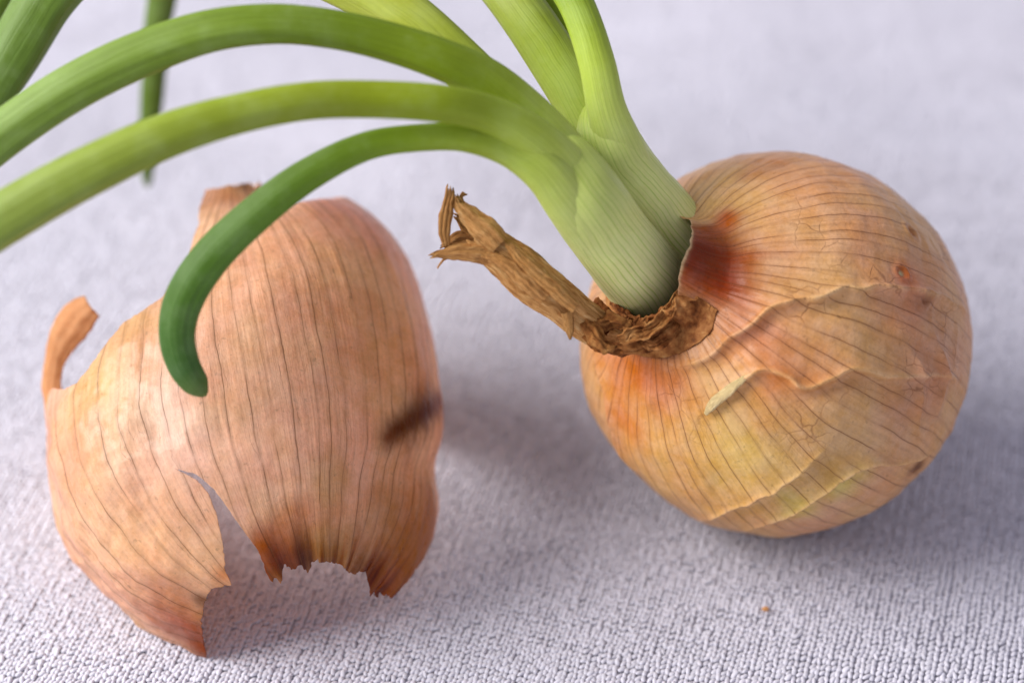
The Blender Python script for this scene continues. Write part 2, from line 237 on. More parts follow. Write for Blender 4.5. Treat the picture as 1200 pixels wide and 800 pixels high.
class NT:
    def __init__(self, name):
        self.m = bpy.data.materials.new(name); self.m.use_nodes = True
        self.t = self.m.node_tree; self.t.nodes.clear()
        self.out = self.n('ShaderNodeOutputMaterial')
    def n(self, typ, **kw):
        nd = self.t.nodes.new(typ)
        for k, v in kw.items(): setattr(nd, k, v)
        return nd
    def link(self, a, b): self.t.links.new(a, b)
    def put(self, sock, v):
        if hasattr(v, 'is_output'): self.link(v, sock)
        elif v is not None: sock.default_value = v
    def math(self, op, a, b=None, c=None, clamp=False):
        nd = self.n('ShaderNodeMath', operation=op, use_clamp=clamp)
        for i, v in enumerate((a, b, c)):
            if v is not None: self.put(nd.inputs[i], v)
        return nd.outputs[0]
    def attr(self, name, out='Fac'):
        return self.n('ShaderNodeAttribute', attribute_name=name).outputs[out]
    def noise(self, vec, scale, detail=3, rough=0.55, dim='3D'):
        nd = self.n('ShaderNodeTexNoise', noise_dimensions=dim)
        if vec is not None: self.link(vec, nd.inputs['Vector'])
        nd.inputs['Scale'].default_value = scale; nd.inputs['Detail'].default_value = detail; nd.inputs['Roughness'].default_value = rough
        return nd.outputs['Fac']
    def remap(self, v, a, b, c=0.0, d=1.0, smooth=True):
        nd = self.n('ShaderNodeMapRange', interpolation_type='SMOOTHSTEP' if smooth else 'LINEAR', clamp=True)
        self.put(nd.inputs['Value'], v)
        for k, q in (('From Min', a), ('From Max', b), ('To Min', c), ('To Max', d)): self.put(nd.inputs[k], q)
        return nd.outputs['Result']
    def vec(self, x, y=0.0, z=0.0):
        nd = self.n('ShaderNodeCombineXYZ')
        for i, v in enumerate((x, y, z)): self.put(nd.inputs[i], v)
        return nd.outputs[0]
    def sep(self, v):
        nd = self.n('ShaderNodeSeparateXYZ'); self.link(v, nd.inputs[0]); return nd.outputs
    def mix(self, f, a, b, mode='MIX'):
        nd = self.n('ShaderNodeMix', data_type='RGBA', blend_type=mode)
        self.put(nd.inputs['Factor'], f)
        for s, v in ((nd.inputs[6], a), (nd.inputs[7], b)):
            self.put(s, (*v, 1.0) if isinstance(v, tuple) and len(v) == 3 else v)
        return nd.outputs[2]
    def scale_col(self, col, f):
        nd = self.n('ShaderNodeVectorMath', operation='SCALE')
        self.link(col, nd.inputs[0]); self.put(nd.inputs['Scale'], f)
        return nd.outputs[0]
    def coords(self): return self.n('ShaderNodeTexCoord').outputs['Object']
    def bump(self, h, dist, strength=1.0, prev=None):
        nd = self.n('ShaderNodeBump'); self.link(h, nd.inputs['Height'])
        nd.inputs['Distance'].default_value = dist; nd.inputs['Strength'].default_value = strength
        if prev is not None: self.link(prev, nd.inputs['Normal'])
        return nd.outputs[0]
    def bsdf(self, col, rough, normal=None, **kw):
        b = self.n('ShaderNodeBsdfPrincipled')
        self.put(b.inputs['Base Color'], (*col, 1.0) if isinstance(col, tuple) else col)
        self.put(b.inputs['Roughness'], rough)
        if normal is not None: self.link(normal, b.inputs['Normal'])
        for k, v in kw.items():
            self.put(b.inputs[k.replace('_', ' ')], v)
        return b
    def done(self, sh):
        self.link(sh, self.out.inputs['Surface']); return self.m

def skin_material(name, N, translucent, retic=0.3, vein_col=(0.20, 0.060, 0.020), sec=0.35, gloss=0.42):
    k = NT(name)
    co = k.coords()
    par = k.attr('par', 'Vector'); s = k.sep(par); u, v = s[0], s[1]
    col = k.attr('col', 'Color'); vw = k.attr('veinw'); va = k.attr('veina')
    w1 = k.math('MULTIPLY', k.math('SUBTRACT', k.noise(co, 34, 2), 0.5), 1.3)
    w2 = k.math('MULTIPLY', k.math('SUBTRACT', k.noise(co, 240, 2), 0.5), 0.16)
    wob = k.math('ADD', w1, w2)
    uu = k.math('ADD', k.math('MULTIPLY', u, float(N)), wob)
    vor = k.n('ShaderNodeTexVoronoi', voronoi_dimensions='1D', feature='DISTANCE_TO_EDGE')
    k.link(uu, vor.inputs['W']); vor.inputs['Scale'].default_value = 1.0; vor.inputs['Randomness'].default_value = 0.75
    breaks = k.remap(k.noise(k.vec(uu, k.math('MULTIPLY', v, 9.0)), 0.9, 2), 0.36, 0.56, 0.25, 1.0)
    l1 = k.math('MULTIPLY', k.remap(vor.outputs['Distance'], 0.0, vw, 1.0, 0.0), breaks)
    soft = k.math('MULTIPLY', k.remap(vor.outputs['Distance'], 0.0, k.math('MULTIPLY', vw, 4.0), 1.0, 0.0), 0.22)
    # finer side veins that start and stop
    wob3 = k.math('MULTIPLY', k.math('SUBTRACT', k.noise(co, 160, 3), 0.5), 2.2)
    u2 = k.math('ADD', k.math('ADD', k.math('MULTIPLY', u, float(N) * 2.1), 31.7), k.math('ADD', k.math('MULTIPLY', w1, 2.0), wob3))
    vor2 = k.n('ShaderNodeTexVoronoi', voronoi_dimensions='1D', feature='DISTANCE_TO_EDGE')
    k.link(u2, vor2.inputs['W']); vor2.inputs['Scale'].default_value = 1.0; vor2.inputs['Randomness'].default_value = 1.0
    m2 = k.remap(k.noise(k.vec(u2, k.math('MULTIPLY', v, 14.0)), 0.5, 2), 0.50, 0.66)
    l2 = k.math('MULTIPLY', k.math('MULTIPLY', k.remap(vor2.outputs['Distance'], 0.0, k.math('MULTIPLY', vw, 1.25), 1.0, 0.0), m2), sec)
    # net of cell-like cross veins
    nz = k.n('ShaderNodeTexNoise'); k.link(co, nz.inputs['Vector']); nz.inputs['Scale'].default_value = 190.0; nz.inputs['Detail'].default_value = 2.0
    off = k.n('ShaderNodeVectorMath', operation='MULTIPLY_ADD'); k.link(nz.outputs['Color'], off.inputs[0])
    off.inputs[1].default_value = (0.0045, 0.0045, 0.0045); k.link(co, off.inputs[2])
    v3 = k.n('ShaderNodeTexVoronoi', feature='DISTANCE_TO_EDGE'); k.link(off.outputs[0], v3.inputs['Vector']); v3.inputs['Scale'].default_value = 250.0
    l3 = k.math('MULTIPLY', k.remap(v3.outputs['Distance'], 0.0, 0.05, 1.0, 0.0), k.math('MULTIPLY', k.remap(k.noise(co, 70, 2), 0.46, 0.66), k.math('MULTIPLY', k.attr('reta'), retic)))
    vein = k.math('MULTIPLY', k.math('MAXIMUM', k.math('MAXIMUM', l1, l2), l3), va, clamp=True)
    vein = k.math('MAXIMUM', vein, k.math('MULTIPLY', soft, va))
    # mottling
    streak = k.noise(k.vec(k.math('ADD', k.math('MULTIPLY', u, 230.0), k.math('MULTIPLY', wob, 2.0)), k.math('MULTIPLY', v, 9.0)), 1.0, 4, 0.6)
    mott = k.noise(co, 260, 4, 0.65); speck = k.noise(co, 1500, 2, 0.6); big = k.noise(co, 62, 2)
    f = k.math('ADD', 0.46, k.math('ADD', k.math('MULTIPLY', streak, 0.50), k.math('ADD', k.math('MULTIPLY', mott, 0.28), k.math('MULTIPLY', speck, 0.30))))
    c = k.scale_col(col, f)
    hs = k.n('ShaderNodeHueSaturation'); k.put(hs.inputs['Hue'], k.remap(big, 0.3, 0.7, 0.492, 0.508)); k.put(hs.inputs['Saturation'], k.remap(mott, 0.3, 0.7, 1.08, 0.94)); k.link(c, hs.inputs['Color'])
    c = k.mix(k.math('MULTIPLY', vein, 0.86), hs.outputs[0], k.mix(0.3, vein_col, k.scale_col(hs.outputs[0], 0.30)))
    # rusty specks
    sp = k.remap(k.noise(co, 820, 2, 0.5), 0.67, 0.74, 0.0, 0.45)
    c = k.mix(sp, c, k.scale_col(c, 0.55))
    hgt = k.math('ADD', k.math('ADD', k.math('MULTIPLY', streak, 0.5), k.math('MULTIPLY', mott, 0.45)), k.math('ADD', k.math('MULTIPLY', speck, 0.2), k.math('MULTIPLY', vein, -0.16)))
    n = k.bump(hgt, 0.00046, 0.8)
    rough = k.remap(mott, 0.25, 0.75, gloss - 0.08, gloss + 0.18)
    b = k.bsdf(c, rough, n, Specular_IOR_Level=0.12, Coat_Weight=0.48 if translucent else 0.14, Coat_Roughness=0.20)
    if not translucent: return k.done(b.outputs[0])
    tr = k.n('ShaderNodeBsdfTranslucent'); k.link(c, tr.inputs['Color']); k.link(n, tr.inputs['Normal'])
    ms = k.n('ShaderNodeMixShader'); ms.inputs[0].default_value = translucent
    k.link(b.outputs[0], ms.inputs[1]); k.link(tr.outputs[0], ms.inputs[2])
    return k.done(ms.outputs[0])

def leaf_material(name, lines, line_amt, rough=0.40):
    k = NT(name)
    co = k.coords(); par = k.attr('par', 'Vector'); s = k.sep(par); u, v = s[0], s[1]
    col = k.attr('col', 'Color')
    wob = k.math('MULTIPLY', k.math('SUBTRACT', k.noise(co, 90, 2), 0.5), 1.4)
    uu = k.math('ADD', k.math('MULTIPLY', u, float(lines)), wob)
    vor = k.n('ShaderNodeTexVoronoi', voronoi_dimensions='1D', feature='DISTANCE_TO_EDGE'); k.link(uu, vor.inputs['W'])
    vor.inputs['Scale'].default_value = 1.0; vor.inputs['Randomness'].default_value = 0.55
    ln = k.remap(vor.outputs['Distance'], 0.0, 0.20, 1.0, 0.0)
    ln = k.math('MULTIPLY', ln, k.remap(k.noise(k.vec(uu, k.math('MULTIPLY', v, 5.0)), 0.8, 2), 0.3, 0.7, 0.35, 1.0))
    lnm = k.math('MULTIPLY', k.math('MULTIPLY', ln, line_amt), k.attr('lina'))
    fine = k.noise(k.vec(k.math('MULTIPLY', uu, 3.5), k.math('MULTIPLY', v, 16.0)), 1.0, 4, 0.6)
    blot = k.noise(co, 140, 4, 0.6); tiny = k.noise(co, 1800, 2)
    f = k.math('ADD', 0.62, k.math('ADD', k.math('MULTIPLY', fine, 0.34), k.math('ADD', k.math('MULTIPLY', blot, 0.30), k.math('MULTIPLY', tiny, 0.12))))
    c = k.scale_col(col, f)
    c = k.mix(lnm, c, k.mix(1.0, k.scale_col(c, 0.9), (0.62, 0.82, 0.30), 'MULTIPLY'))
    bloom = k.math('MULTIPLY', k.remap(blot, 0.42, 0.72), 0.10)
    c = k.mix(bloom, c, (0.42, 0.50, 0.34))
    n = k.bump(k.math('ADD', k.math('MULTIPLY', ln, 0.35), fine), 0.00016, 0.5)
    b = k.bsdf(c, k.remap(blot, 0.3, 0.7, rough - 0.06, rough + 0.12), n, Specular_IOR_Level=0.20, Subsurface_Weight=0.12, Subsurface_Scale=0.002)
    b.inputs['Subsurface Radius'].default_value = (0.7, 1.0, 0.25)
    return k.done(b.outputs[0])

def papery_material(name, tones, rough=0.62, streak_amt=1.0, translucent=0.0, relief=1.0):
    k = NT(name)
    co = k.coords(); par = k.attr('par', 'Vector'); s = k.sep(par); u, v = s[0], s[1]
    wob = k.math('MULTIPLY', k.math('SUBTRACT', k.noise(co, 180, 2), 0.5), 5.0)
    st = k.noise(k.vec(k.math('ADD', k.math('MULTIPLY', u, 60.0), wob), k.math('MULTIPLY', v, 6.0)), 1.0, 5, 0.65)
    cl = k.noise(co, 420, 4, 0.6)
    m = k.math('ADD', k.math('MULTIPLY', st, 0.75 * streak_amt), k.math('MULTIPLY', cl, 1.0 - 0.75 * streak_amt))
    r = k.n('ShaderNodeValToRGB'); k.link(m, r.inputs[0])
    e = r.color_ramp.elements
    while len(e) < len(tones): e.new(0.5)
    for i, (p, c) in enumerate(tones):
        e[i].position = p; e[i].color = (*lin(c, GAIN), 1)
    c = k.mix(1.0, r.outputs[0], k.attr('col', 'Color'), 'MULTIPLY')
    n = k.bump(st, 0.00055 * relief, 0.9); n = k.bump(cl, 0.0003 * relief, 0.7, n)
    b = k.bsdf(c, rough, n, Specular_IOR_Level=0.15)
    if not translucent: return k.done(b.outputs[0])
    tr = k.n('ShaderNodeBsdfTranslucent'); k.link(c, tr.inputs['Color'])
    ms = k.n('ShaderNodeMixShader'); ms.inputs[0].default_value = translucent
    k.link(b.outputs[0], ms.inputs[1]); k.link(tr.outputs[0], ms.inputs[2])
    return k.done(ms.outputs[0])

def yarn_material():
    k = NT('lilac_white_yarn')
    co = k.coords()
    oi = k.n('ShaderNodeObjectInfo')
    rv = k.remap(oi.outputs['Random'], 0.0, 1.0, 0.90, 1.05, False)
    fib = k.noise(co, 5200, 3, 0.7)
    c = k.scale_col(k.mix(fib, (0.55, 0.535, 0.615), (0.71, 0.695, 0.765)), rv)
    b = k.bsdf(c, 0.85, None, Specular_IOR_Level=0.15, Sheen_Weight=0.25, Sheen_Roughness=0.5)
    return k.done(b.outputs[0])

# ------------------------------------------------------------------ the knitted cloth
def cloth_z(x, y):
    P = np.stack([np.asarray(x, float) * 11, np.asarray(y, float) * 11, np.zeros_like(np.asarray(x, float))], -1)
    far = sstep(y, 0.03, 0.12)
    side = np.maximum(sstep(np.abs(x), 0.13, 0.25), sstep(-np.asarray(y), 0.09, 0.2))
    a = 0.0003 + 0.0030 * np.maximum(far, side)
    ridge = fbm(P * np.array([1.0, 1.9, 1]) + 5.2, 3, 3)
    diag = np.sin((np.asarray(x) * 34 + np.asarray(y) * 62) + 2.2 * fbm(P * 0.8, 9, 2)) * 0.45
    return a * (ridge + diag * np.maximum(far, side)) - 0.0002

YARN = yarn_material()
g = np.linspace(-1, 1, 261); g = np.sign(g) * (np.abs(g) * 0.28 + np.abs(g) ** 3 * 0.55)
gx, gy = np.meshgrid(g, g + 0.08)
cloth = mesh_obj('cloth', np.stack([gx, gy, cloth_z(gx, gy) - 0.00090], -1).reshape(-1, 3), grid_faces(261, 261), YARN)
cloth['kind'] = 'structure'
cloth['label'] = 'lilac white knitted cotton cloth spread under the onion and the skin'

def stitch_mesh():
    """one plump leg of a knit stitch: an arched, tapering bit of yarn"""
    n, m, LEN, R = 9, 7, 0.00176, 0.00047
    t = np.linspace(-1, 1, n)
    c = np.stack([0.00010 * np.sin(t * 2.2), t * LEN / 2, 0.00022 * np.cos(t * 1.5) - 0.00034], -1)
    r = R * np.sqrt(np.clip(1 - np.abs(t) ** 3.0, 0.02, 1))
    T = nrm(np.gradient(c, axis=0)); S = nrm(np.cross(T, np.array([0, 0, 1.0]))); B = np.cross(S, T)
    a = np.arange(m) / m * 2 * np.pi
    V = c[:, None] + r[:, None, None] * (np.cos(a)[None, :, None] * S[:, None] + 0.85 * np.sin(a)[None, :, None] * B[:, None])
    me = bpy.data.meshes.new('stitch')
    me.from_pydata([tuple(map(float, q)) for q in V.reshape(-1, 3)], [], grid_faces(n, m, True).tolist())
    me.polygons.foreach_set('use_smooth', np.ones(len(me.polygons), bool))
    me.materials.append(YARN); me.update()
    return me
stitch_src = bpy.data.objects.new('yarn_stitch_source', stitch_mesh())

def knit_field(W=0.00092, ROW=0.00130, ang=-0.24):
    rng = np.random.default_rng(4)
    n = 370
    i, j = np.meshgrid(np.arange(-n, n), np.arange(-n, n))
    odd = (i % 2) * 2 - 1
    x = i * W - odd * 0.00006; y = j * ROW
    x = x + 0.00022 * vnoise(np.stack([i * .35, j * .35, 0 * i], -1), 2) + rng.normal(0, 0.00005, x.shape)
    y = y + 0.00025 * vnoise(np.stack([i * .22, j * .5, 0 * i + 3], -1), 5) + rng.normal(0, 0.00007, x.shape)
    bend = 0.004 * vnoise(np.stack([x * 14, y * 14, 0 * x], -1), 8)
    X = x * math.cos(ang) - y * math.sin(ang) + bend; Y = x * math.sin(ang) + y * math.cos(ang) + bend * 0.6 + 0.07
    k = (np.abs(X) < 0.165) & (Y > -0.105) & (Y < 0.245)
    tilt = (odd * 0.40)[k]; X, Y = X[k], Y[k]
    Z = cloth_z(X, Y) - 0.00032 + rng.normal(0, 0.00009, X.shape)
    rot = np.stack([rng.normal(0, .16, X.shape), rng.normal(0, .16, X.shape), ang + tilt + rng.normal(0, .11, X.shape)], -1)
    scl = 1.0 + rng.normal(0, 0.09, (len(X), 3))
    return np.stack([X, Y, Z], -1), rot, scl
kp, krot, kscl = knit_field()
km = bpy.data.meshes.new('knit_stitches')
km.vertices.add(len(kp)); km.vertices.foreach_set('co', np.ascontiguousarray(kp, np.float32).ravel())
for an, d in (('rot', krot), ('scl', kscl)):
    a = km.attributes.new(an, 'FLOAT_VECTOR', 'POINT'); a.data.foreach_set('vector', np.ascontiguousarray(d, np.float32).ravel())
knit = bpy.data.objects.new('knit_stitches', km); COL.objects.link(knit); knit.parent = cloth
km.materials.append(YARN)
knit['kind'] = 'stuff'; knit['label'] = 'tight nubbly yarn stitches of the cloth'
ng = bpy.data.node_groups.new('stitch_by_stitch', 'GeometryNodeTree')
ng.interface.new_socket('Geometry', in_out='INPUT', socket_type='NodeSocketGeometry')
ng.interface.new_socket('Geometry', in_out='OUTPUT', socket_type='NodeSocketGeometry')
gi, go = ng.nodes.new('NodeGroupInput'), ng.nodes.new('NodeGroupOutput')
ip = ng.nodes.new('GeometryNodeInstanceOnPoints'); ob = ng.nodes.new('GeometryNodeObjectInfo'); ob.inputs['Object'].default_value = stitch_src
def named(nm):
    q = ng.nodes.new('GeometryNodeInputNamedAttribute'); q.data_type = 'FLOAT_VECTOR'; q.inputs['Name'].default_value = nm; return q.outputs['Attribute']
ng.links.new(gi.outputs[0], ip.inputs['Points']); ng.links.new(ob.outputs['Geometry'], ip.inputs['Instance'])
e2r = ng.nodes.new('FunctionNodeEulerToRotation'); ng.links.new(named('rot'), e2r.inputs[0]); ng.links.new(e2r.outputs[0], ip.inputs['Rotation'])
ng.links.new(named('scl'), ip.inputs['Scale']); ng.links.new(ip.outputs[0], go.inputs[0])
md = knit.modifiers.new('stitches', 'NODES'); md.node_group = ng

# ------------------------------------------------------------------ pigment, painted gloss and relief shared by both skins
def paint(P, t, s, base, marks, where, seed, gain, pale_f):
    """pigment blots, and gloss painted on the loose skin: each mark (angle, s, radius mm, tone, strength, break-up)"""
    col = np.tile(lin(base, gain), (len(P), 1))
    for i, (th, s0, rad, tone, st, brk) in enumerate(marks):
        c = where(np.array([math.radians(th)]), np.array([s0]))[0][0]
        d = np.linalg.norm(P - c, axis=1) * 1000 / rad
        near = d < 2.4
        q = np.stack([np.cos(t[near]) * 6, np.sin(t[near]) * 6, s[near] * 7], -1)
        dd = d[near] * (1 + brk * fbm(q, seed + i, 3) * 1.4)
        w = st * np.exp(-(dd ** 4 if brk < .15 else dd ** 2 * 1.1))
        col[near] += (lin(tone, gain) - col[near]) * np.clip(w, 0, 1)[:, None]
    lum = (col @ np.array([.3, .59, .11]))[:, None]
    return col + (lum - col) * pale_f * sstep(lum, .12, .34)

def line_dist(P, Q):
    """distance in m to a dense path Q, and which side of it"""
    D = np.full(len(P), 9.0); I = np.zeros(len(P), int)
    lo, hi = Q.min(0) - 0.009, Q.max(0) + 0.009
    m = np.all((P > lo) & (P < hi), axis=1); idx = np.nonzero(m)[0]
    for a in range(0, len(idx), 20000):
        j = idx[a:a + 20000]
        d = np.linalg.norm(P[j, None] - Q[None], axis=2)
        k = d.argmin(1); D[j] = d[np.arange(len(j)), k]; I[j] = k
    return D, I, m

# ------------------------------------------------------------------ the sprouting onion
onion = empty('sprouting_onion', (float(B_C[0]), float(B_C[1]), 0.0))
tag(onion, 'whole golden onion with green sprouting leaves lying on the knitted cloth', 'onion')

def build_bulb():
    NTH, NS = 820, 480
    th = np.radians(110 + np.linspace(0, 360, NTH)); sv = np.linspace(0, 1, NS) ** 0.92
    T, S = np.meshgrid(th, sv)
    P, Nn, a = bulb_base(T, S)
    P = P.reshape(-1, 3); Nn = Nn.reshape(-1, 3); a = a.ravel(); t = T.ravel(); s = S.ravel()
    P0 = P.copy()
    neck = np.exp(-s / 0.13)
    d = 0.00085 * fbm((P0 - B_C) * 42, 11, 3) + 0.00030 * fbm((P0 - B_C) * 170, 14, 3)
    wr = sstep(P0[:, 0], 0.052, 0.075)
    d += 0.00035 * wr * (0.5 - np.abs(fbm(np.stack([np.cos(t) * 4, np.sin(t) * 4, s * 26], -1), 16, 3)))      # cross wrinkles towards the root
    cyc = np.stack([np.cos(t) * 3.2, np.sin(t) * 3.2, s * 1.3], -1)
    d += (0.0002 + 0.00055 * neck) * fbm(cyc * 2.4, 21, 3)
    d += 0.00014 * fbm(np.stack([np.cos(t) * 9, np.sin(t) * 9, s * 2.0], -1) * 1.5, 25, 2)      # shallow ribs along the veins
    pale = np.zeros(len(P))
    spec = {'C1': (.0012, .9, 3.2, .55), 'C2': (.0011, .8, 2.8, .65), 'C3': (.0008, .5, 2.6, .95), 'C4': (.0010, .5, 2.8, .9),
            'C5': (.0009, .9, 1.6, .0), 'C6': (.0006, 1.4, 1.8, .0), 'C7': (.0006, 1.2, 1.6, .0), 'C8': (.0008, 1.4, 2.2, .0)}
    for kk, pts in BULB_CREASES.items():
        h, wn, wf, pl = spec[kk]
        q = np.radians([p[0] for p in pts]); q = np.unwrap(q); z = np.array([p[1] for p in pts])
        Q = bulb_base(q, z)[0]
        Q = catmull(Q, 160)
        Q = Q + 0.00045 * np.stack([vnoise(Q * 300, 61 + c) for c in range(3)], -1)
        D, I, m = line_dist(P0, Q)
        Tn = nrm(np.gradient(Q, axis=0))
        side = np.einsum('ij,ij->i', np.cross(Tn[I], Nn), P0 - Q[I])
        end = np.sin(np.pi * (I + .5) / 160) ** 0.45
        w = np.where(side > 0, wn, wf) * 0.001
        d = d + np.where(m, h * end * np.exp(-(D / w) ** 1.6), 0)
        d = d + np.where(m, 0.55 * h * end * np.exp(-(D / 0.0006) ** 2), 0)
        d = d - np.where(m & (side > 0), 0.35 * h * end * np.exp(-((D - 0.0022) / 0.0015) ** 2), 0)
        pale = np.maximum(pale, np.where(m, pl * end * np.exp(-(D / 0.00042) ** 2), 0))
    for th0, s0, r in BULB_PITS:
        c = bulb_base(np.array([math.radians(th0)]), np.array([s0]))[0][0]
        q = np.linalg.norm(P0 - c, axis=1) * 1000 / r
        d = d - 0.0006 * np.exp(-q ** 2) + 0.00025 * np.exp(-(q - 1.8) ** 2 * 2)
    for th0, s0, r, hh in BULB_BUMPS:
        c = bulb_base(np.array([math.radians(th0)]), np.array([s0]))[0][0]
        d = d + hh * 0.001 * np.exp(-(np.linalg.norm(P0 - c, axis=1) * 1000 / r) ** 2)
    P = P0 + d[:, None] * Nn
    e = np.clip(1 - s / 0.05, 0, 1)
    dg = (np.degrees(t) + 180) % 360 - 180
    ext = (0.0012 + 0.0056 * np.exp(-((dg + 8) / 46) ** 2)) * (1 + 0.22 * fbm(np.stack([np.cos(t) * 3.2, np.sin(t) * 3.2, 0 * t], -1), 27, 2))
    rd = np.cos(t)[:, None] * B_E1 + np.sin(t)[:, None] * B_E2
    P = P + B_AX * (ext * e ** 1.3)[:, None] - rd * ((0.0012 + 0.0004 * np.sin(t * 5) + 0.0026 * np.exp(-((dg + 42) / 34) ** 2)) * e)[:, None] + rd * (0.0007 * fbm(np.stack([np.cos(t) * 3.5, np.sin(t) * 3.5, s * 30], -1), 28, 2) * e)[:, None]
    P[:, 2] = np.maximum(P[:, 2], 0.00005 + 0.02 * np.minimum(P[:, 2], 0))
    col = paint(P0, t, s, (204, 150, 98), BULB_BLOBS, bulb_base, 100, 1.02, 0.07)
    col += (lin((232, 186, 130), GAIN) - col) * np.clip(pale, 0, 1)[:, None]  # pale torn edges, and ridge highlights painted into the colour
    col += (lin((226, 200, 150)) - col) * (np.exp(-(s / 0.0022) ** 2) * np.exp(-((dg + 5) / 50) ** 2))[:, None]
    c0 = bulb_base(np.radians([BULB_PITS[0][0]]), np.array([BULB_PITS[0][1]]))[0][0]
    w0 = np.exp(-(np.linalg.norm(P0 - c0, axis=1) / 0.00055) ** 4)[:, None]
    col += (lin((204, 190, 150)) - col) * w0
    veinw = 0.00015 * 62 / (2 * np.pi * np.maximum(a, .05) * B_R)
    veina = np.clip(1.0 - 0.55 * pale, 0, 1) * (0.55 + 0.45 * sstep(s, .0, .08)) * (1 - w0[:, 0])
    reta = sstep(P0[:, 2], 0.030, 0.050)
    par = np.stack([t / (2 * np.pi), s, 0 * s], -1)
    return mesh_obj('bulb', P, grid_faces(NS, NTH)[:, ::-1], skin_material('golden_onion_skin', 62, 0.0, 0.75, gloss=0.37), onion,
                    attrs={'col': ('FLOAT_COLOR', col), 'veinw': ('FLOAT', veinw), 'veina': ('FLOAT', veina), 'reta': ('FLOAT', reta), 'par': ('FLOAT_VECTOR', par)})
bulb = build_bulb()

def thin(o, th, off=0.0):
    md = o.modifiers.new('thickness', 'SOLIDIFY'); md.thickness = th; md.offset = off
    return o

def ribbon(name, path, material, parent, ref, curl=0.3, wig=0.0004, seed=0, tint=(1, 1, 1), n=60, m=9, thick=0.00022, fray=0.0, twist=0.0, pleat=0.12):
    """a narrow papery strip along path (mm x, y, z, width)"""
    C = catmull(np.array(path, float) * 0.001, n)
    c, w = C[:, :3], C[:, 3]
    T = nrm(np.gradient(c, axis=0)); S = nrm(np.cross(T, np.asarray(ref, float))); B = np.cross(S, T)
    ang = twist * np.linspace(-.5, 1, n)
    S, B = S * np.cos(ang)[:, None] + B * np.sin(ang)[:, None], B * np.cos(ang)[:, None] - S * np.sin(ang)[:, None]
    x = np.linspace(-1, 1, m)
    V = c[:, None] + S[:, None] * (x[None, :, None] * w[:, None, None] / 2) - B[:, None] * (curl * (x ** 2)[None, :, None] * w[:, None, None] / 2)
    pl = pleat * np.sin(x * 9 + seed)[None, :, None] * w[:, None, None] * 0.5
    V = V + B[:, None] * pl
    V = V + wig * np.stack([fbm(V * 420, seed + q, 3) for q in range(3)], -1)
    if fray:
        V = V + T[:, None] * (fray * np.random.default_rng(seed).normal(0, 1, m))[None, :, None] * (sstep(np.linspace(0, 1, n), .75, 1))[:, None, None]
    u = np.tile(x * .25, (n, 1)); v = np.tile(np.linspace(0, 1, n)[:, None], (1, m))
    nv = n * m
    o = mesh_obj(name, V.reshape(-1, 3), grid_faces(n, m), material, parent,
                 attrs={'col': ('FLOAT_COLOR', np.tile(np.array(tint, float), (nv, 1))), 'par': ('FLOAT_VECTOR', np.stack([u, v, 0 * u], -1).reshape(-1, 3))})
    return thin(o, thick)

# --- stems and leaves: hollow, slightly flattened tubes
STEM_MAT = leaf_material('pale_ribbed_stem', 40, 0.80, 0.36)
LEAF_MAT = leaf_material('waxy_green_leaf', 28, 0.55, 0.38)

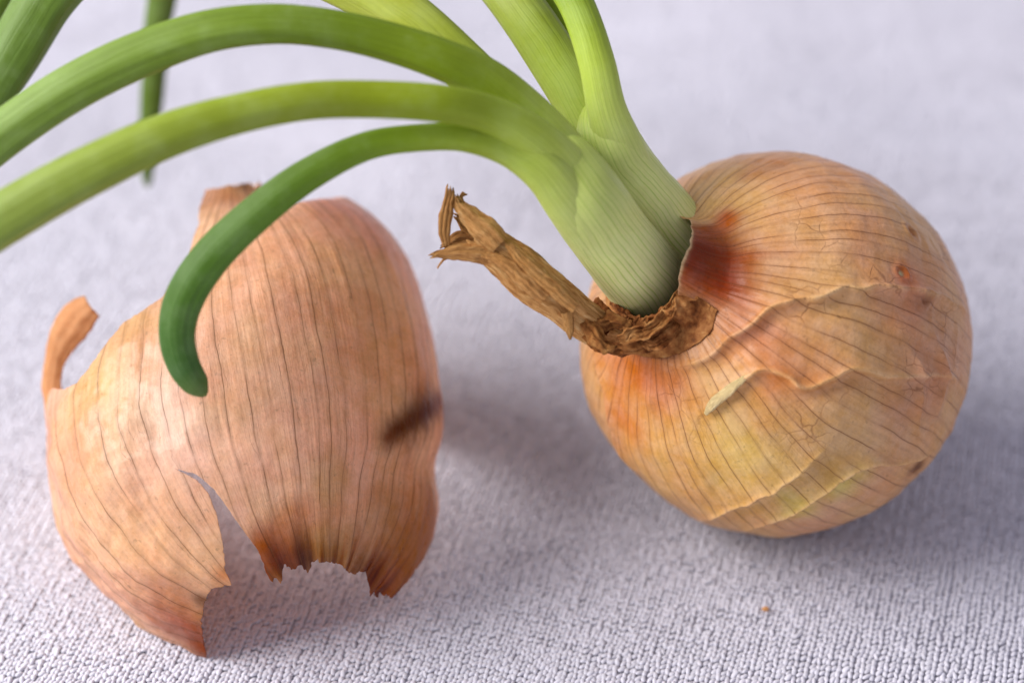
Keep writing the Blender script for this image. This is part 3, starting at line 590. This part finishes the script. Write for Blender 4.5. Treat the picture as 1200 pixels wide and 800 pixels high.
LEAF_TONE = np.array([1.07, 0.93, 0.78])
def tube(name, path, stops, material, parent, flat=0.72, nside=56, nseg=150, line=1.0, seed=0, tip=True):
    C = catmull(np.array(path, float) * 0.001, nseg)
    c, w = C[:, :3], np.maximum(C[:, 3], 0.0002)
    v = np.linspace(0, 1, nseg)
    if tip:
        L = np.concatenate([[0], np.cumsum(np.linalg.norm(np.diff(c, axis=0), axis=1))])
        r = np.clip((L[-1] - L) / (0.75 * w[int(nseg * .965)]), 0, 1)
        w = w * np.sqrt(np.clip(1 - (1 - r) ** 2, 0.0004, 1))
    c = c + (0.0005 * np.stack([fbm(np.stack([v * 5, 0 * v + seed, 0 * v], -1), seed + q, 2) for q in range(3)], -1)) * sstep(v, .25, .5)[:, None]
    T = nrm(np.gradient(c, axis=0)); S = nrm(np.cross(T, AX_V)); B = np.cross(S, T)
    a = np.arange(nside) / nside * 2 * np.pi
    A, VV = np.meshgrid(a, v)
    rib = 1 + 0.012 * np.cos(A * 17 + seed) + 0.022 * fbm(np.stack([np.cos(A) * 2, np.sin(A) * 2, VV * 9], -1), seed + 7, 3)
    if tip:
        A2 = A + 0.5 * np.sin(VV * 4 + seed)
        rib = rib + sstep(VV, .12, .3) * (0.035 * np.cos(A2 * 3 + seed) + 0.03 * np.cos(A2 * 5 + seed * 2) - 0.05 * np.exp(-((np.mod(A2 - 1.1 - seed, 2 * np.pi) - np.pi) / .16) ** 2))
    P = c[:, None] + (w / 2)[:, None, None] * rib[..., None] * (np.cos(A)[..., None] * S[:, None] + flat * np.sin(A)[..., None] * B[:, None])
    col = np.zeros((nseg, 3)); xs = [q[0] for q in stops]; cs = np.array([lin(q[1], GAIN) for q in stops]) * LEAF_TONE
    for k in range(3): col[:, k] = np.interp(v, xs, cs[:, k])
    Dn = np.linalg.norm(P - (B_C + B_AX * B_R), axis=2) * 1000
    near = np.stack([np.interp(Dn, SHOOT_D, SHOOT_C[:, q]) for q in range(3)], -1)
    wl = sstep(Dn, 34, 74)[..., None] if tip else np.zeros(Dn.shape + (1,))
    colg = (near * (1 - wl) + col[:, None] * wl) * (1 + 0.10 * fbm(np.stack([np.cos(A) * 1.4, np.sin(A) * 1.4, VV * 4], -1), seed + 31, 3))[..., None]
    par = np.stack([A / (2 * np.pi), VV, 0 * A], -1)
    V = P.reshape(-1, 3)
    F = grid_faces(nseg, nside, True)
    return mesh_obj(name, V, F, material, parent,
                    attrs={'col': ('FLOAT_COLOR', colg.reshape(-1, 3)), 'par': ('FLOAT_VECTOR', par.reshape(-1, 3)), 'lina': ('FLOAT', (line * np.interp(Dn, [0, 20, 36, 60], [1, .95, .6, .34])).ravel())})

SHOOT_D = [0, 7, 15, 22, 30, 38, 46, 60]
SHOOT_C = np.array([lin(q, 1.05) for q in ((232, 228, 160), (228, 226, 156), (212, 218, 138), (192, 202, 118), (178, 192, 92), (164, 182, 70), (146, 166, 48), (128, 152, 30))])
pale, mid, yel = (214, 214, 156), (184, 194, 92), (158, 172, 40)
stem_stops = [(0, (222, 218, 172)), (.25, pale), (.5, (198, 206, 126)), (.75, mid), (1, yel)]
stem_a = tube('stem', STEM_A, stem_stops, STEM_MAT, onion, 0.86, tip=False, seed=1)
stem_b = tube('stem', STEM_B, stem_stops, STEM_MAT, onion, 0.88, tip=False, seed=5)
g1 = [(0, mid), (.12, (172, 186, 84)), (.26, (118, 142, 22)), (.45, (98, 134, 26)), (.7, (80, 122, 40)), (.92, (56, 98, 38)), (1, (82, 108, 40))]
g2 = [(0, mid), (.10, (168, 180, 76)), (.24, (124, 144, 16)), (.45, (126, 150, 34)), (.7, (122, 148, 68)), (1, (100, 132, 56))]
g3 = [(0, mid), (.10, (160, 172, 70)), (.22, (108, 130, 18)), (.4, (102, 132, 30)), (.7, (112, 146, 66)), (1, (92, 128, 54))]
g4 = [(0, mid), (.1, (164, 178, 80)), (.22, (166, 182, 78)), (.4, (150, 170, 66)), (.62, (92, 124, 50)), (1, (80, 114, 46))]
gb1 = [(0, mid), (.08, (170, 180, 98)), (.22, (152, 164, 88)), (.45, (112, 136, 46)), (.7, (88, 118, 40)), (1, (80, 108, 40))]
gb2 = [(0, (180, 190, 100)), (.10, (138, 160, 56)), (.25, (92, 128, 26)), (.5, (100, 132, 40)), (1, (86, 120, 46))]
gb3 = [(0, (140, 160, 40)), (.15, (106, 134, 10)), (.5, (90, 126, 24)), (1, (86, 120, 44))]
tube('leaf', LEAF_A1, g1, LEAF_MAT, stem_a, 0.80, seed=11, nseg=200)
tube('leaf', LEAF_A2, g2, LEAF_MAT, stem_a, 0.74, seed=13, nseg=200)
tube('leaf', LEAF_A3, g3, LEAF_MAT, stem_a, 0.70, seed=17, nseg=200)
tube('leaf', LEAF_A4, g4, LEAF_MAT, stem_a, 0.60, seed=19, nseg=200)
tube('leaf', LEAF_B1, gb1, LEAF_MAT, stem_b, 0.66, seed=23, nseg=220)
tube('leaf', LEAF_B2, gb2, LEAF_MAT, stem_b, 0.72, seed=29, nseg=220)
tube('leaf', LEAF_B3, gb3, LEAF_MAT, stem_b, 0.55, seed=37, nseg=200)

# --- torn papery collar round the stems, and the taller red-brown flap beside them
BROWN = papery_material('dry_brown_neck_skin', [(.30, (74, 38, 16)), (.44, (140, 88, 44)), (.56, (180, 128, 74)), (.72, (218, 180, 124))], 0.6, 0.4)
RUST = papery_material('rust_red_neck_skin', [(.28, (92, 34, 14)), (.46, (142, 62, 26)), (.62, (172, 92, 46)), (.80, (196, 126, 72))], 0.48, 0.8)
def neck_ring(name, a0, a1, material, s_low, height, lean, crump, seed, rag, n=260, m=34, lift=0.0004, thick=0.00025, tint=(1, 1, 1)):
    A, Tt = np.meshgrid(np.radians(np.linspace(a0, a1, n)), np.linspace(0, 1, m))
    f = (A - A.min()) / (A.max() - A.min())
    endf = sstep(f, 0, .08) * (1 - sstep(f, .92, 1))
    ragged = 1 + rag * fbm(np.stack([A * 2.2, 0 * A, 0 * A + seed], -1), seed, 1)
    hgt = height(f) * endf * ragged + 0.0004
    s = s_low * (1 - np.clip(Tt * 1.6, 0, 1)) * (0.75 + 0.25 * endf)
    P, Nn, a = bulb_base(A, s)
    up = np.clip(Tt - 0.35, 0, 1) / 0.65
    rad = np.cos(A)[..., None] * B_E1 + np.sin(A)[..., None] * B_E2
    P = P + Nn * lift + (up * hgt)[..., None] * B_AX - rad * (lean(f) * up ** 1.3)[..., None]
    Q = np.stack([np.cos(A) * 4.5, np.sin(A) * 4.5, Tt * 3.0], -1)
    c1 = crump * (0.6 * fbm(Q, seed + 3, 3) + 0.9 * (0.6 - 1.6 * np.abs(fbm(Q * 1.2, seed + 4, 2))) + 0.12 * (0.5 - np.abs(fbm(Q * 3.1, seed + 6, 2))))
    P = P + rad * (c1 * (0.25 + up))[..., None] + B_AX * (crump * 0.6 * fbm(Q * 0.6 + 9, seed + 5, 3) * sstep(Tt, .1, .6))[..., None]
    u = A / (2 * np.pi)
    nv = n * m
    o = mesh_obj(name, P.reshape(-1, 3), grid_faces(m, n), material, onion,
                 attrs={'col': ('FLOAT_COLOR', np.tile(np.array(tint, float), (nv, 1))), 'par': ('FLOAT_VECTOR', np.stack([u, Tt * .4, 0 * u], -1).reshape(-1, 3))})
    return thin(o, thick)
neck_ring('neck_collar', -218, -45, BROWN, 0.085, lambda f: 0.0016 + 0.0008 * np.sin(f * 9), lambda f: 0.0022 + 0 * f, 0.0016, 41, 0.5, n=420, m=60, tint=(.85, .74, .66))
neck_ring('neck_collar', -205, -70, BROWN, 0.05, lambda f: 0.0026 + 0.0008 * np.sin(f * 7), lambda f: 0.0026 + 0 * f, 0.0010, 47, 0.5, lift=0.0001, n=360, m=50, tint=(.72, .56, .46))
for i, p in enumerate(COLLAR_SHREDS):
    ribbon('collar_shred', p, BROWN, onion, nrm(AX_V + 0.35 * np.array([math.sin(i * 2.1), 0, math.cos(i * 1.7)])), curl=(.7, .9, .6, -.6, .8, .5, -.5)[i], wig=0.0011, seed=160 + 7 * i, n=90, m=21, thick=0.0002,
           tint=((1, .92, .8), (.9, .8, .7), (.8, .66, .58), (1.05, .95, .85), (.9, .7, .55), (.8, .55, .4), (.95, .8, .72))[i], twist=(.5, -.6, .3, .4, .5, .2, -.5)[i])

# --- the withered stalk
STALKMAT = papery_material('withered_stalk', [(.30, (100, 58, 26)), (.42, (178, 122, 66)), (.55, (212, 160, 98)), (.70, (238, 202, 146))], 0.6, 1.0)
def build_stalk():
    n, m = 150, 72
    C = catmull(np.array(STALK) * 0.001, n); c, w = C[:, :3], C[:, 3]
    T = nrm(np.gradient(c, axis=0)); S = nrm(np.cross(T, AX_V)); B = np.cross(S, T)
    A, V = np.meshgrid(np.arange(m) / m * 2 * np.pi, np.linspace(0, 1, n))
    tw = A + 0.9 * V
    pl = 1 + 0.13 * np.sin(tw * 5 + 1.3 * np.sin(V * 5)) + 0.07 * np.sin(tw * 13 + 2 * V + np.sin(V * 9)) + 0.26 * fbm(np.stack([np.cos(tw) * 2.2, np.sin(tw) * 2.2, V * 3], -1), 71, 4) + 0.04 * fbm(np.stack([np.cos(tw) * 9, np.sin(tw) * 9, V * 4], -1), 75, 3)
    P = c[:, None] + (w / 2)[:, None, None] * pl[..., None] * (np.cos(A)[..., None] * S[:, None] + 0.38 * np.sin(A)[..., None] * B[:, None])
    P = P + T[:, None] * (0.0016 * fbm(np.stack([np.cos(A) * 4, np.sin(A) * 4, 0 * A], -1), 79, 3) * sstep(V, .8, 1))[..., None]
    o = mesh_obj('withered_stalk', P.reshape(-1, 3), grid_faces(n, m, True), STALKMAT, onion,
                 attrs={'col': ('FLOAT_COLOR', np.ones((n * m, 3))), 'par': ('FLOAT_VECTOR', np.stack([A / (2 * np.pi), V * 2, 0 * A], -1).reshape(-1, 3))})
    return thin(o, 0.0002, -1)
stalk = build_stalk()
for i, p in enumerate(STALK_STRANDS):
    ribbon('shred', p, STALKMAT, stalk, AX_V, curl=(.6, .7, .3, .2, .5, .2, .5, .5, .5)[i], wig=0.0004, seed=80 + i * 5, tint=((1, 1, 1), (.95, .9, .85), (.85, .8, .75), (.9, .85, .8), (.7, .62, .55), (1.1, 1.05, 1), (.8, .75, .65), (1.05, 1, .95), (1.1, 1.08, 1.0))[i], fray=0.0005 if i not in (3, 5) else 0, m=15)
ribbon('shred', STALK_BARB, STALKMAT, stalk, AX_V, curl=.5, seed=133)

# --- the little torn, pale strip on the bulb
def tear_strip():
    q = np.radians([p[0] for p in BULB_TEAR]); z = np.array([p[1] for p in BULB_TEAR])
    P, Nn, _ = bulb_base(q, z)
    P = P + Nn * np.array([.0010, .0016, .0017, .0015, .0009])[:, None]
    w = np.array([.5, 1.7, 1.7, 1.3, .3])
    ribbon('torn_strip', np.c_[P * 1000, w].tolist(), papery_material('pale_torn_edge', [(.3, (242, 200, 132)), (.5, (250, 222, 160)), (.8, (252, 236, 192))], 0.42), onion, nrm(P[2] - B_C), curl=.35, wig=0.0003, seed=140, thick=0.0003, pleat=0.04)
tear_strip()

# ------------------------------------------------------------------ the empty onion skin
def ragged_poly(pts, amp, seed, step=0.35):
    """densify an outline given as (x mm, y mm) and roughen it"""
    P = np.array(pts, float); out = []
    rng = np.random.default_rng(seed)
    for a, b, am in zip(P[:-1], P[1:], amp):
        L = np.linalg.norm(b - a); k = max(1, int(L / step))
        nn = np.array([-(b - a)[1], (b - a)[0]]) / max(L, 1e-6)
        off = fbm(np.stack([np.linspace(0, L * 1.3, k, False) + rng.uniform(0, 50), np.zeros(k), np.zeros(k)], -1), seed, 4) * am
        for j in range(k):
            q = j / k; e = min(1, 4 * min(q, 1 - q) + .25)
            out.append(a + (b - a) * q + nn * off[j] * e)
    out.append(P[-1])
    return np.array(out)

def build_skin():
    NTH, NS = 760, 460
    LS, RT = 95.5, 33.0                       # mm per unit s, mm per radian
    th = np.radians(np.linspace(-180, 180, NTH)); sv = np.linspace(0, .985, NS)
    T, S = np.meshgrid(th, sv)
    t, s = T.ravel(), S.ravel()
    P, r = skin_base(t, s)
    Pn = P.reshape(NS, NTH, 3)
    nn = nrm(np.cross(np.gradient(Pn, axis=1), np.gradient(Pn, axis=0))).reshape(-1, 3)
    nn = nn * np.sign(np.einsum('ij,ij->i', nn, P - S_C))[:, None]
    P0 = P.copy()
    d = 0.0011 * fbm((P0 - S_C) * 34, 201, 3) + 0.00025 * fbm((P0 - S_C) * 170, 205, 3)
    d += 0.00016 * fbm(np.stack([np.cos(t) * 9, np.sin(t) * 9, s * 2.0], -1) * 1.4, 207, 2)
    leftflap = sstep(-t, math.radians(5), math.radians(35)) * sstep(s, .36, .52)
    d += leftflap * 0.0011 * fbm((P0 - S_C) * np.array([120, 120, 120]), 209, 3)
    for a0, s0, rr, hh in SKIN_DENTS:
        c = skin_base(np.array([math.radians(a0)]), np.array([s0]))[0][0]
        d = d + hh * 0.0011 * np.exp(-(np.linalg.norm(P0 - c, axis=1) * 1000 / rr) ** 2)
    # pleats gathering towards the root
    d += 0.0005 * (1 - sstep(np.linalg.norm(P0 - S_POLE_R, axis=1), .010, .026)) * np.sin(skin_longitude(P0)[0] * 17 + 2.0 * fbm(np.stack([t * 2, s * 3, 0 * s], -1), 211, 2)) * (r / 0.03)
    P = P0 + nn * d[:, None]
    low = [(math.radians(a) * RT, b * LS) for a, b in SKIN_LOW]; up = [(math.radians(a) * RT, b * LS) for a, b in SKIN_UP]
    n0 = len(low)
    amp = [.3] * 6 + [.12] * (9) + [.2] * 3 + [.35] * 12 + [.6] * 4 + [.3] * n0
    lowr = ragged_poly(low, amp[:n0 - 1], 7, 0.16)
    bx0, bx1 = low[16][0], low[30][0]
    fb = sstep(lowr[:, 0], bx0 - 1, bx0 + 1) * (1 - sstep(lowr[:, 0], bx1 - 1, bx1 + 1)) * sstep(lowr[:, 1], low[15][1] - 2.0, low[15][1] - 1.0)
    lowr[:, 1] += fb * (0.8 * vnoise(np.stack([lowr[:, 0] * 1.1, 0 * lowr[:, 0], 0 * lowr[:, 0]], -1), 5) + 0.35 * vnoise(np.stack([lowr[:, 0] * 4.1, 0 * lowr[:, 0] + 4, 0 * lowr[:, 0]], -1), 6))
    upr = ragged_poly(up, [.35] * len(up), 9, 0.3)
    pi = math.pi * RT
    last = low[-1]
    polyL = np.vstack([lowr, [(2.3 * RT, last[1] - 4), (pi + 2, last[1] - 6), (pi + 2, 120), (-pi - 2, 120), (-pi - 2, low[0][1] - 6), (-2.4 * RT, low[0][1] - 2)]])
    polyU = np.vstack([upr, [(up[-1][0] - 6, up[-1][1] + 1), (-2.2 * RT, up[-1][1] + 5), (-pi - 2, up[-1][1] + 8), (-pi - 2, -5), (up[0][0], -5)]])
    # torn top of the little neck
    xs = np.linspace(-pi - 2, pi + 2, 160)
    polyT = np.vstack([np.c_[xs, 1.2 + 1.6 * fbm(np.stack([xs * .09, 0 * xs, 0 * xs], -1), 13, 4)], [(pi + 2, -9), (-pi - 2, -9)]])
    XY = np.c_[t * RT, s * LS]
    def inside(Q, poly):
        x, y = Q[:, 0], Q[:, 1]; c = np.zeros(len(Q), bool)
        x1, y1 = poly[:, 0], poly[:, 1]; x2, y2 = np.roll(x1, -1), np.roll(y1, -1)
        for a, b, e, f in zip(x1, y1, x2, y2):
            if b == f: continue
            m = (y >= min(b, f)) & (y < max(b, f))
            if not m.any(): continue
            xi = a + (y[m] - b) * (e - a) / (f - b)
            c[m] ^= x[m] < xi
        return c
    def edist(Q, poly):
        A = poly; Bq = np.roll(poly, -1, 0); AB = Bq - A; L2 = np.maximum((AB ** 2).sum(1), 1e-9)
        out = np.empty(len(Q))
        for i in range(0, len(Q), 4000):
            q = Q[i:i + 4000, None]; h = np.clip(((q - A) * AB).sum(2) / L2, 0, 1)
            out[i:i + 4000] = np.linalg.norm(q - A - h[..., None] * AB, axis=2).min(1)
        return out
    F = np.full(len(XY), 50.0)
    for poly in (polyL, polyU, polyT):
        ins = inside(XY, poly)
        G = ins.reshape(NS, NTH); near = np.zeros_like(G)
        for dy in (-1, 0, 1):
            for dx in (-1, 0, 1):
                near |= np.roll(np.roll(G, dy, 0), dx, 1) != G
        nr = near.ravel()
        f = np.where(ins, -50.0, 50.0); f[nr] = np.where(ins[nr], -1, 1) * np.maximum(edist(XY[nr], poly), 1e-4)
        F = np.minimum(F, f)
    gz = (P[:, 2] - 0.0002) * 1000
    F = np.minimum(F, np.where(np.abs(gz) < 3, gz, np.sign(gz) * 50))
    col = paint(P0, t, s, (226, 178, 134), SKIN_BLOBS, skin_base, 300, 1.26, 0.17)
    # a dark reddish bruise slanting across the right side
    bq = skin_base(np.radians([p[0] for p in SKIN_PATCH]), np.array([p[1] for p in SKIN_PATCH]))[0]
    bq = catmull(bq, 120); bd, bi, bm = line_dist(P0, bq)
    along = bi / 119.0
    wid = 0.0036 * (0.40 + 0.60 * np.sin(np.pi * np.clip(along * 0.80 + 0.10, 0, 1))) * (1 + 0.45 * fbm(np.stack([np.cos(t) * 20, np.sin(t) * 20, s * 45], -1), 241, 3))
    bw = np.where(bm, np.exp(-(bd / wid) ** 2.2), 0)[:, None]
    tone = lin((96, 26, 2)) + (lin((158, 78, 34)) - lin((96, 26, 2))) * (sstep(np.abs(along - .36), .18, .55))[:, None]
    col = col + (tone - col) * np.clip(bw * 0.97, 0, 1)
    # golden brown right lobe, brown fibres gathering at the root end
    dp = np.linalg.norm(P0 - S_POLE_R, axis=1)
    lobe = sstep(np.degrees(t), 34, 58) * (1 - sstep(np.degrees(t), 120, 150)) * (1 - sstep(dp + 0.004 * fbm(np.stack([np.cos(t) * 9, np.sin(t) * 9, s * 4], -1), 243, 3), .021, .037))
    col = col + (lin((176, 104, 22), 1.1) - col) * (0.88 * lobe)[:, None]
    l0 = skin_longitude(P0)[0]
    fib = fbm(np.stack([np.cos(l0) * 16, np.sin(l0) * 16, s * 3], -1), 231, 3)
    root_z = 1 - sstep(np.linalg.norm(P0 - S_POLE_R, axis=1), .0115, .0235)
    col *= (1 - np.clip(root_z * (0.50 + 0.95 * fib), 0, .86))[:, None] ** np.array([0.65, 1.3, 2.2])
    lon, lr = skin_longitude(P0)
    veinw = 0.00017 * 46 / (2 * np.pi * np.maximum(lr, .004))
    veina = np.full(len(P), .95); reta = 0.35 + 0 * s
    par = np.stack([lon / (2 * np.pi), s, 0 * s], -1)
    data = np.c_[P, col, veinw, veina, reta, par]
    # keep F > 0: whole quads, and cut triangles along the torn edge
    Q = grid_faces(NS, NTH)
    pos = F[Q] > 0
    full = Q[pos.all(1)]; mixed = Q[pos.any(1) & ~pos.all(1)]
    rows = [data]; nxt = len(data); cache = {}; tris = []
    new = []
    def cut(i, j):
        nonlocal nxt
        key = (i, j) if i < j else (j, i)
        if key not in cache:
            a, b = key; q = F[a] / (F[a] - F[b]) if F[a] != F[b] else .5
            q = min(max(q, .02), .98)
            new.append(data[a] * (1 - q) + data[b] * q); cache[key] = nxt; nxt += 1
        return cache[key]
    for qd in mixed:
        for tri in ((qd[0], qd[1], qd[2]), (qd[0], qd[2], qd[3])):
            o = []
            for i in range(3):
                a, b = int(tri[i]), int(tri[(i + 1) % 3])
                if F[a] > 0: o.append(a)
                if (F[a] > 0) != (F[b] > 0): o.append(cut(a, b))
            if len(o) == 3: tris.append(o)
            elif len(o) == 4: tris.append([o[0], o[1], o[2]]); tris.append([o[0], o[2], o[3]])
    allv = np.vstack([data, np.array(new)]) if new else data
    allf = np.vstack([full[:, [0, 1, 2]], full[:, [0, 2, 3]], np.array(tris, dtype=full.dtype)])
    used = np.unique(allf); remap = -np.ones(len(allv), np.int64); remap[used] = np.arange(len(used))
    allv = allv[used]; allf = remap[allf]
    # drop small islands
    lab = np.arange(len(allv))
    for _ in range(400):
        l2 = lab.copy(); mn = lab[allf].min(1)
        np.minimum.at(l2, allf.ravel(), np.repeat(mn, 3))
        l2 = l2[l2]
        if (l2 == lab).all(): break
        lab = l2
    big = np.bincount(lab).argmax(); kf = lab[allf[:, 0]] == big
    allf = allf[kf]; used = np.unique(allf); remap = -np.ones(len(allv), np.int64); remap[used] = np.arange(len(used)); allv = allv[used]; allf = remap[allf]
    root = empty('onion_skin', (float(S_C[0]), float(S_C[1]), 0.0))
    tag(root, 'empty torn shell of dry coppery onion skin standing hollow on the cloth', 'onion skin')
    mat = skin_material('dry_coppery_skin', 46, 0.42, 0.35, (0.30, 0.095, 0.022), 0.45, 0.27)
    o = mesh_obj('shell', allv[:, :3], allf[:, ::-1], mat, root,
                 attrs={'col': ('FLOAT_COLOR', allv[:, 3:6]), 'veinw': ('FLOAT', allv[:, 6]), 'veina': ('FLOAT', allv[:, 7]), 'reta': ('FLOAT', allv[:, 8]), 'par': ('FLOAT_VECTOR', allv[:, 9:12])})
    thin(o, 0.00016, -1)
    strip = papery_material('curled_skin_strip', [(.25, (230, 172, 118)), (.5, (240, 188, 136)), (.8, (248, 206, 160))], 0.45, 0.6, 0.55, 0.3)
    ribbon('curled_strip', CURL_STRIP, strip, root, AX_V, curl=.25, wig=0.0003, seed=150, m=15, thick=0.00016, pleat=0.03)
    return root
skin = build_skin()

# ------------------------------------------------------------------ a crumb on the cloth
def build_crumb():
    n, m = 10, 12
    A, Bz = np.meshgrid(np.arange(m) / m * 2 * np.pi, np.linspace(0, np.pi, n))
    V = np.stack([np.sin(Bz) * np.cos(A) * .00075, np.sin(Bz) * np.sin(A) * .0005, np.cos(Bz) * .0004], -1).reshape(-1, 3)
    V = V * (1 + .35 * fbm(V * 2500, 9, 2))[:, None] + np.array([CRUMB_AT[0], CRUMB_AT[1], 0.0004])
    k = NT('orange_crumb'); co = k.coords()
    c = k.mix(k.noise(co, 1800, 2), tuple(lin((190, 120, 60))), tuple(lin((214, 160, 96))))
    o = mesh_obj('crumb', V, grid_faces(n, m, True), k.done(k.bsdf(c, .6).outputs[0]))
    tag(o, 'tiny orange crumb of onion skin lying loose on the cloth', 'crumb')
build_crumb()
